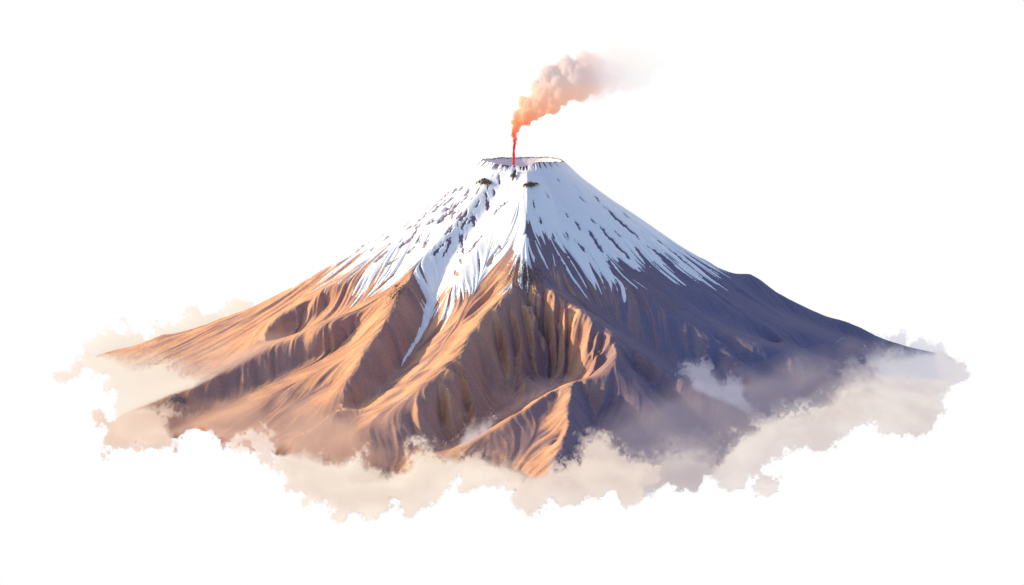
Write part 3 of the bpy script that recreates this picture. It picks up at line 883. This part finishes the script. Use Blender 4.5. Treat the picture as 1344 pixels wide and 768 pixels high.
# right
mist_bank('broad cream and lilac mist over the lower right flank', [
    (930, 590, 20, 10), (940, 572, 24, 10), (948, 552, 26, 10), (975, 545, 40, 6), (996, 532, 34, 8), (1016, 524, 34, 10), (1040, 512, 40, 10), (1064, 506, 44, 10), (1084, 490, 60, 10), (1110, 470, 60, 10),
    (1140, 456, 60, 8), (1170, 454, 70, 4), (1205, 462, 80, 2), (1238, 470, 40, 2), (1264, 484, 8, 8), (1262, 505, 5, 8), (1256, 526, 5, 8), (1236, 532, 5, 7), (1226, 556, 4, 6), (1212, 572, 4, 6),
    (1196, 572, 4, 6), (1176, 566, 4, 6), (1160, 570, 4, 6), (1150, 552, 4, 7), (1130, 552, 4, 7), (1122, 568, 4, 6), (1100, 588, 4, 6), (1080, 594, 4, 6), (1060, 592, 4, 6), (1036, 590, 4, 6),
    (1016, 602, 4, 6), (1006, 614, 4, 6), (1024, 628, 4, 6), (1020, 646, 4, 6), (1008, 656, 4, 6), (996, 648, 4, 6), (988, 632, 4, 6), (972, 638, 5, 6), (950, 640, 6, 6), (930, 626, 14, 6)],
    (231, 221, 216), thick=60, lift=8, seed=61, group=GRP)
mist_bank('bluish grey patch of mist in the shaded valley on the right', [
    (884, 478, 26, 8), (900, 466, 24, 10), (920, 464, 22, 10), (940, 472, 22, 10), (950, 488, 20, 8), (972, 486, 20, 10), (984, 500, 18, 10), (992, 520, 20, 8), (1000, 545, 24, 4), (985, 548, 8, 1), (960, 535, 8, 0),
    (930, 524, 8, 0), (905, 514, 10, 1)],
    (170, 168, 190), thick=26, amax=.74, lift=-6, seed=71, scale=22, group=GRP)
mist_bank('thin lilac mist behind the right skyline', [
    (1130, 434, 8, 2), (1142, 432, 8, 5), (1156, 434, 7, 7), (1172, 430, 7, 7), (1190, 436, 6, 7), (1196, 448, 6, 5), (1210, 444, 6, 7), (1226, 440, 6, 7), (1244, 450, 6, 7), (1250, 464, 6, 6), (1262, 474, 6, 5),
    (1250, 480, 8, 0), (1200, 468, 8, 0), (1160, 452, 8, 0)],
    (226, 224, 233), plane=75.0, amax=.85, seed=83, scale=18, group=GRP)

HZ = 'thin hazes over the lower slopes'
mist_bank('thin salmon haze over the lower left slopes', [
    (190, 545, 60, 3), (250, 520, 90, 3), (320, 505, 100, 3), (400, 500, 100, 3), (470, 520, 100, 3), (520, 560, 70, 3), (520, 620, 40, 3), (440, 640, 30, 3), (380, 600, 14, 3),
    (340, 588, 8, 3), (290, 580, 8, 3), (262, 562, 8, 3), (238, 574, 8, 3), (180, 580, 8, 3)],
    (222, 172, 146), thick=30, amax=.70, wisp=.3, seed=101, group=HZ)
mist_bank('thin pinkish haze in the valley below the left skyline', [
    (190, 462, 40, 3), (240, 440, 60, 2), (310, 425, 80, 2), (380, 410, 80, 2), (430, 400, 50, 2), (420, 425, 40, 1), (380, 446, 14, 0), (345, 466, 8, 0), (318, 479, 6, 0), (280, 498, 6, 0), (240, 512, 8, 0), (200, 520, 30, 2)],
    (232, 190, 168), thick=30, amax=.5, wisp=.3, seed=107, group=HZ)
mist_bank('pale lilac haze dissolving the far right end of the slope', [
    (1110, 470, 60, 3), (1150, 442, 40, 3), (1190, 448, 22, 2), (1228, 458, 10, 1), (1256, 470, 5, 2), (1262, 500, 8, 3), (1220, 530, 10, 3), (1160, 540, 20, 3), (1110, 520, 40, 3)],
    (212, 210, 220), thick=30, amax=.95, wisp=.3, seed=151, group=HZ)
mist_bank('pale peach haze dissolving the far left end of the slope', [
    (100, 470, 10, 2), (125, 462, 10, 1), (160, 455, 20, 1), (205, 444, 40, 2), (235, 450, 50, 3), (230, 485, 50, 3), (190, 505, 30, 3), (160, 500, 14, 3), (120, 484, 10, 3)],
    (243, 216, 194), thick=30, amax=.8, wisp=.3, seed=157, group=HZ)
mist_bank('thin mauve haze at the bottom of the fluted bowl', [
    (540, 600, 50, 3), (590, 560, 60, 3), (640, 510, 80, 3), (700, 480, 70, 3), (745, 482, 30, 3), (755, 497, 8, 0), (700, 528, 8, 0), (655, 555, 8, 0), (612, 585, 14, 1), (580, 620, 40, 3)],
    (176, 146, 148), thick=30, amax=.38, wisp=.3, seed=113, group=HZ)
mist_bank('thin purple haze over the dark lower right slopes', [
    (740, 600, 40, 3), (790, 530, 110, 3), (860, 490, 140, 3), (960, 470, 140, 3), (1060, 440, 120, 3), (1140, 440, 60, 2), (1210, 462, 30, 2), (1235, 490, 20, 3), (1190, 545, 10, 3), (1110, 560, 10, 3),
    (1040, 575, 10, 3), (980, 620, 10, 3), (900, 630, 10, 3), (830, 635, 10, 3), (760, 640, 20, 3)],
    (158, 146, 162), thick=30, amax=.55, wisp=.3, seed=127, group=HZ)

# ----------------------------------------------------------------------------
# eruption: red jet and smoke plume
# ----------------------------------------------------------------------------
JET_Y = -22.0


def at_plane(px, py, yy=JET_Y):
    d = ray([px], [py])[0]
    return CAM + d * ((yy - CAM[1]) / d[1])


base = at_plane(674, 219); top = at_plane(675, 183)
nl, ns = 40, 14
vv = []
for k in range(nl):
    s = k / (nl - 1)
    c = base + (top - base) * s
    rad = 1.6 - .3 * s + .35 * math.sin(s * 19) * s
    for q in range(ns):
        a = 2 * math.pi * q / ns
        r_ = rad * (1 + .28 * float(vnoise(np.array([math.cos(a) * 1.5 + 4]), np.array([math.sin(a) * 1.5 + s * 9]), seed=91)[0]))
        vv.append((c[0] + r_ * math.cos(a) + .5 * math.sin(s * 9) * s, c[1] + r_ * math.sin(a), c[2]))
ff = [(k * ns + q, k * ns + (q + 1) % ns, (k + 1) * ns + (q + 1) % ns, (k + 1) * ns + q) for k in range(nl - 1) for q in range(ns)]
mj, nt = new_mat('glowing_lava')
out = nd(nt, 'ShaderNodeOutputMaterial'); em = nd(nt, 'ShaderNodeEmission')
tc = nd(nt, 'ShaderNodeTexCoord'); nz = nd(nt, 'ShaderNodeTexNoise'); nz.inputs['Scale'].default_value = .25
nt.links.new(tc.outputs['Object'], nz.inputs['Vector'])
c = mixc(nt, nz.outputs['Fac'], (.72, .010, .025), (.80, .06, .03))
nt.links.new(c, em.inputs['Color']); em.inputs['Strength'].default_value = 1.0
nt.links.new(em.outputs[0], out.inputs['Surface'])
jet = mesh_object('lava_fountain', vv, ff, mj)
tag(jet, 'thin red jet of glowing lava standing in the crater', 'lava')

PLUME = [(675, 190, 2.2), (676, 182, 3.4), (675, 174, 5.0), (677, 166, 7.0), (682, 158, 11), (690, 150, 16), (700, 142, 20), (711, 132, 25), (722, 122, 29),
         (734, 114, 33), (746, 106, 35), (758, 100, 35), (770, 95, 32), (784, 91, 28)]
HAZE = [(750, 106, 24), (772, 99, 32), (795, 94, 36), (815, 90, 38), (835, 86, 38), (850, 82, 30)]


def ico():
    t = (1 + 5 ** .5) / 2
    v = np.array([(-1, t, 0), (1, t, 0), (-1, -t, 0), (1, -t, 0), (0, -1, t), (0, 1, t), (0, -1, -t), (0, 1, -t), (t, 0, -1), (t, 0, 1), (-t, 0, -1), (-t, 0, 1)], float)
    v /= np.linalg.norm(v[0])
    f = [(0, 11, 5), (0, 5, 1), (0, 1, 7), (0, 7, 10), (0, 10, 11), (1, 5, 9), (5, 11, 4), (11, 10, 2), (10, 7, 6), (7, 1, 8), (3, 9, 4), (3, 4, 2), (3, 2, 6), (3, 6, 8), (3, 8, 9), (4, 9, 5), (2, 4, 11), (6, 2, 10), (8, 6, 7), (9, 8, 1)]
    for _ in range(2):
        v = list(map(tuple, v)); mid = {}; nf = []
        def mp(a, b):
            kk = (min(a, b), max(a, b))
            if kk not in mid:
                m = np.array(v[a]) + np.array(v[b]); m /= np.linalg.norm(m); v.append(tuple(m)); mid[kk] = len(v) - 1
            return mid[kk]
        for a, b, c in f:
            ab, bc, ca = mp(a, b), mp(b, c), mp(c, a)
            nf += [(a, ab, ca), (b, bc, ab), (c, ca, bc), (ab, bc, ca)]
        f = nf; v = np.array(v)
    return v, np.array(f)


ICO_V, ICO_F = ico()


def puff_mesh(name, path, voxel, mat, parent, big=.62, dens=1.0, disp=.0, seed=1):
    rg = np.random.default_rng(seed)
    P = np.array(path, float)
    seg = np.hypot(np.diff(P[:, 0]), np.diff(P[:, 1])); cum = np.append(0, np.cumsum(seg))
    puffs = []
    s = 0.0
    while s < cum[-1]:
        px, py, r = (np.interp(s, cum, P[:, q]) for q in range(3))
        c = at_plane(px, py)
        puffs.append((c, r * big))
        for _ in range(int(7 * dens)):
            dv = rg.normal(size=3); dv /= np.linalg.norm(dv)
            q = c + dv * r * rg.uniform(.35, .72); rq = r * rg.uniform(.24, .42)
            puffs.append((q, rq))
            for _ in range(int(4 * dens)):
                d2 = rg.normal(size=3); d2 /= np.linalg.norm(d2)
                puffs.append((q + d2 * rq * .85, rq * rg.uniform(.28, .48)))
        s += max(1.0, r * .30)
    V_, F_ = [], []
    for k_, (c, r) in enumerate(puffs):
        V_.append(c[None] + ICO_V * max(r, voxel * 1.1)); F_.append(ICO_F + k_ * len(ICO_V))
    tmp = mesh_object('smoke_source', np.concatenate(V_), np.concatenate(F_), None)
    md = tmp.modifiers.new('remesh', 'REMESH'); md.mode = 'VOXEL'; md.voxel_size = voxel
    dg = bpy.context.evaluated_depsgraph_get()
    ev = tmp.evaluated_get(dg)
    me = bpy.data.meshes.new_from_object(ev)
    bpy.data.objects.remove(tmp)
    co = np.empty(len(me.vertices) * 3, np.float32); me.vertices.foreach_get('co', co); co = co.reshape(-1, 3).astype(float)
    if disp:
        me.calc_normals_split() if hasattr(me, 'calc_normals_split') else None
        no = np.empty(len(me.vertices) * 3, np.float32); me.vertices.foreach_get('normal', no); no = no.reshape(-1, 3)
        n_ = fbm(co[:, 0] / 5, co[:, 1] / 5, co[:, 2] / 5, oct=4, seed=seed + 7, gain=.6)
        co = co + no * (n_ * disp)[:, None]
        me.vertices.foreach_set('co', co.astype(np.float32).ravel())
    me.polygons.foreach_set('use_smooth', np.ones(len(me.polygons), bool))
    me.materials.clear(); me.materials.append(mat); me.update()
    o = bpy.data.objects.new(name, me); COL.objects.link(o); o.parent = parent
    return o


def smoke_material(name, density, thin):
    m, nt = new_mat(name)
    out = nd(nt, 'ShaderNodeOutputMaterial')
    tc = nd(nt, 'ShaderNodeTexCoord'); sp = nd(nt, 'ShaderNodeSeparateXYZ')
    nt.links.new(tc.outputs['Object'], sp.inputs[0])
    za, zb = at_plane(675, 186)[2], at_plane(745, 102)[2]
    mr = nd(nt, 'ShaderNodeMapRange'); mr.inputs[1].default_value = za; mr.inputs[2].default_value = zb
    nt.links.new(sp.outputs['Z'], mr.inputs[0])
    cr = nd(nt, 'ShaderNodeValToRGB')
    e = cr.color_ramp.elements
    stops = [(0, (.75, .05, .03)), (.12, (.86, .22, .08)), (.28, (.90, .48, .28)), (.5, (.90, .64, .49)), (.75, (.88, .70, .60)), (1, (.80, .71, .69))]
    e[0].position, e[0].color = stops[0][0], (*stops[0][1], 1)
    e[1].position, e[1].color = stops[-1][0], (*stops[-1][1], 1)
    for ps, cl in stops[1:-1]:
        x = e.new(ps); x.color = (*cl, 1)
    nt.links.new(mr.outputs[0], cr.inputs[0])
    sc = nd(nt, 'ShaderNodeVolumeScatter'); sc.inputs['Density'].default_value = density; sc.inputs['Anisotropy'].default_value = .2
    nt.links.new(cr.outputs[0], sc.inputs['Color'])
    ab = nd(nt, 'ShaderNodeVolumeAbsorption'); ab.inputs['Density'].default_value = density
    nt.links.new(cr.outputs[0], ab.inputs['Color'])
    ad0 = nd(nt, 'ShaderNodeAddShader'); nt.links.new(sc.outputs[0], ad0.inputs[0]); nt.links.new(ab.outputs[0], ad0.inputs[1])
    em = nd(nt, 'ShaderNodeEmission'); em.inputs['Strength'].default_value = density * (.24 if not thin else .30)
    nt.links.new(cr.outputs[0], em.inputs['Color'])
    ad = nd(nt, 'ShaderNodeAddShader')
    nt.links.new(ad0.outputs[0], ad.inputs[0]); nt.links.new(em.outputs[0], ad.inputs[1])
    fd_ = nd(nt, 'ShaderNodeMapRange', interpolation_type='SMOOTHSTEP')
    for q_, v_ in zip((1, 2, 3, 4), (at_plane(708, 100)[0], at_plane(800, 100)[0], 1.0, .02) if not thin else (at_plane(790, 100)[0], at_plane(850, 100)[0], 1.0, .25)):
        fd_.inputs[q_].default_value = v_
    nt.links.new(sp.outputs['X'], fd_.inputs[0])
    for sock in (sc.inputs['Density'], ab.inputs['Density'], em.inputs['Strength']):
        mm = nd(nt, 'ShaderNodeMath', operation='MULTIPLY'); mm.inputs[1].default_value = sock.default_value
        nt.links.new(fd_.outputs[0], mm.inputs[0]); nt.links.new(mm.outputs[0], sock)
    nt.links.new(ad.outputs[0], out.inputs['Volume'])
    return m


plume = bpy.data.objects.new('smoke_plume', None); COL.objects.link(plume)
tag(plume, 'billowing smoke plume, orange at its base and cream above, drifting right from the crater', 'smoke')
puff_mesh('billowing_smoke', PLUME, .55, smoke_material('smoke', .45, False), plume, disp=1.7, seed=3)
puff_mesh('drifting_haze', HAZE, 1.1, smoke_material('thin_smoke', .026, True), plume, big=.55, disp=4.0, seed=5, dens=1.0)

# ----------------------------------------------------------------------------
# sky, sun, camera
# ----------------------------------------------------------------------------
SUN_AZ = -97.0          # degrees from the camera-facing direction; negative = left
SUN_EL = 17.0
sv = np.array([math.sin(SUN_AZ * D2R) * math.cos(SUN_EL * D2R), -math.cos(SUN_AZ * D2R) * math.cos(SUN_EL * D2R), math.sin(SUN_EL * D2R)])
sl = bpy.data.lights.new('sun', 'SUN'); sl.energy = 5.0; sl.angle = .5 * D2R; sl.color = (1.0, .82, .52)
so = bpy.data.objects.new('sun', sl); COL.objects.link(so)
from mathutils import Vector
so.rotation_euler = Vector(-sv).to_track_quat('-Z', 'Y').to_euler()
so.location = (-2000, 600, 1500)

w = bpy.data.worlds.new('World'); scene.world = w; w.use_nodes = True
nt = w.node_tree; nt.nodes.clear()
out = nd(nt, 'ShaderNodeOutputWorld'); bg = nd(nt, 'ShaderNodeBackground')
sky = nd(nt, 'ShaderNodeTexSky'); sky.sky_type = 'NISHITA'; sky.sun_disc = False
sky.sun_elevation = SUN_EL * D2R; sky.sun_rotation = math.atan2(sv[0], sv[1])
k = nd(nt, 'ShaderNodeVectorMath', operation='SCALE'); k.inputs['Scale'].default_value = .12
tint = nd(nt, 'ShaderNodeVectorMath', operation='MULTIPLY'); tint.inputs[1].default_value = (1.36, 1.54, 2.0)
nt.links.new(sky.outputs[0], tint.inputs[0]); nt.links.new(tint.outputs[0], k.inputs[0])
tc = nd(nt, 'ShaderNodeTexCoord'); sp = nd(nt, 'ShaderNodeSeparateXYZ'); nt.links.new(tc.outputs['Generated'], sp.inputs[0])
# white hazy sky filling the far side (north), blue overhead and behind, shaped to fill the slopes
mr = nd(nt, 'ShaderNodeMapRange', interpolation_type='SMOOTHSTEP'); mr.inputs[1].default_value = .05; mr.inputs[2].default_value = .5
nt.links.new(sp.outputs['Y'], mr.inputs[0])
below = nd(nt, 'ShaderNodeMapRange', interpolation_type='SMOOTHSTEP'); below.inputs[1].default_value = -.02; below.inputs[2].default_value = -.25
nt.links.new(sp.outputs['Z'], below.inputs[0])
c1 = mixc(nt, below.outputs[0], k.outputs[0], (.50, .58, .90))       # unseen bluish fill added from below, behind the viewer
c2 = mixc(nt, mr.outputs[0], c1, (1.0, 1.0, 1.0))
nt.links.new(c2, bg.inputs['Color']); bg.inputs['Strength'].default_value = 1.0
nt.links.new(bg.outputs[0], out.inputs['Surface'])

cam = bpy.data.cameras.new('camera'); co = bpy.data.objects.new('camera', cam); COL.objects.link(co)
co.location = CAM; co.rotation_euler = (math.pi / 2 - ELEV, 0, 0)
cam.sensor_width = 36; cam.lens = 36 * FOC / 1344; cam.clip_start = 10; cam.clip_end = 20000
scene.camera = co
scene.view_settings.view_transform = 'Standard'; scene.view_settings.look = 'None'; scene.view_settings.exposure = 0
cy = scene.cycles
cy.max_bounces = 6; cy.diffuse_bounces = 2; cy.volume_bounces = 3; cy.transparent_max_bounces = 64
cy.volume_step_rate = 1.0; cy.volume_max_steps = 256
cy.use_denoising = True
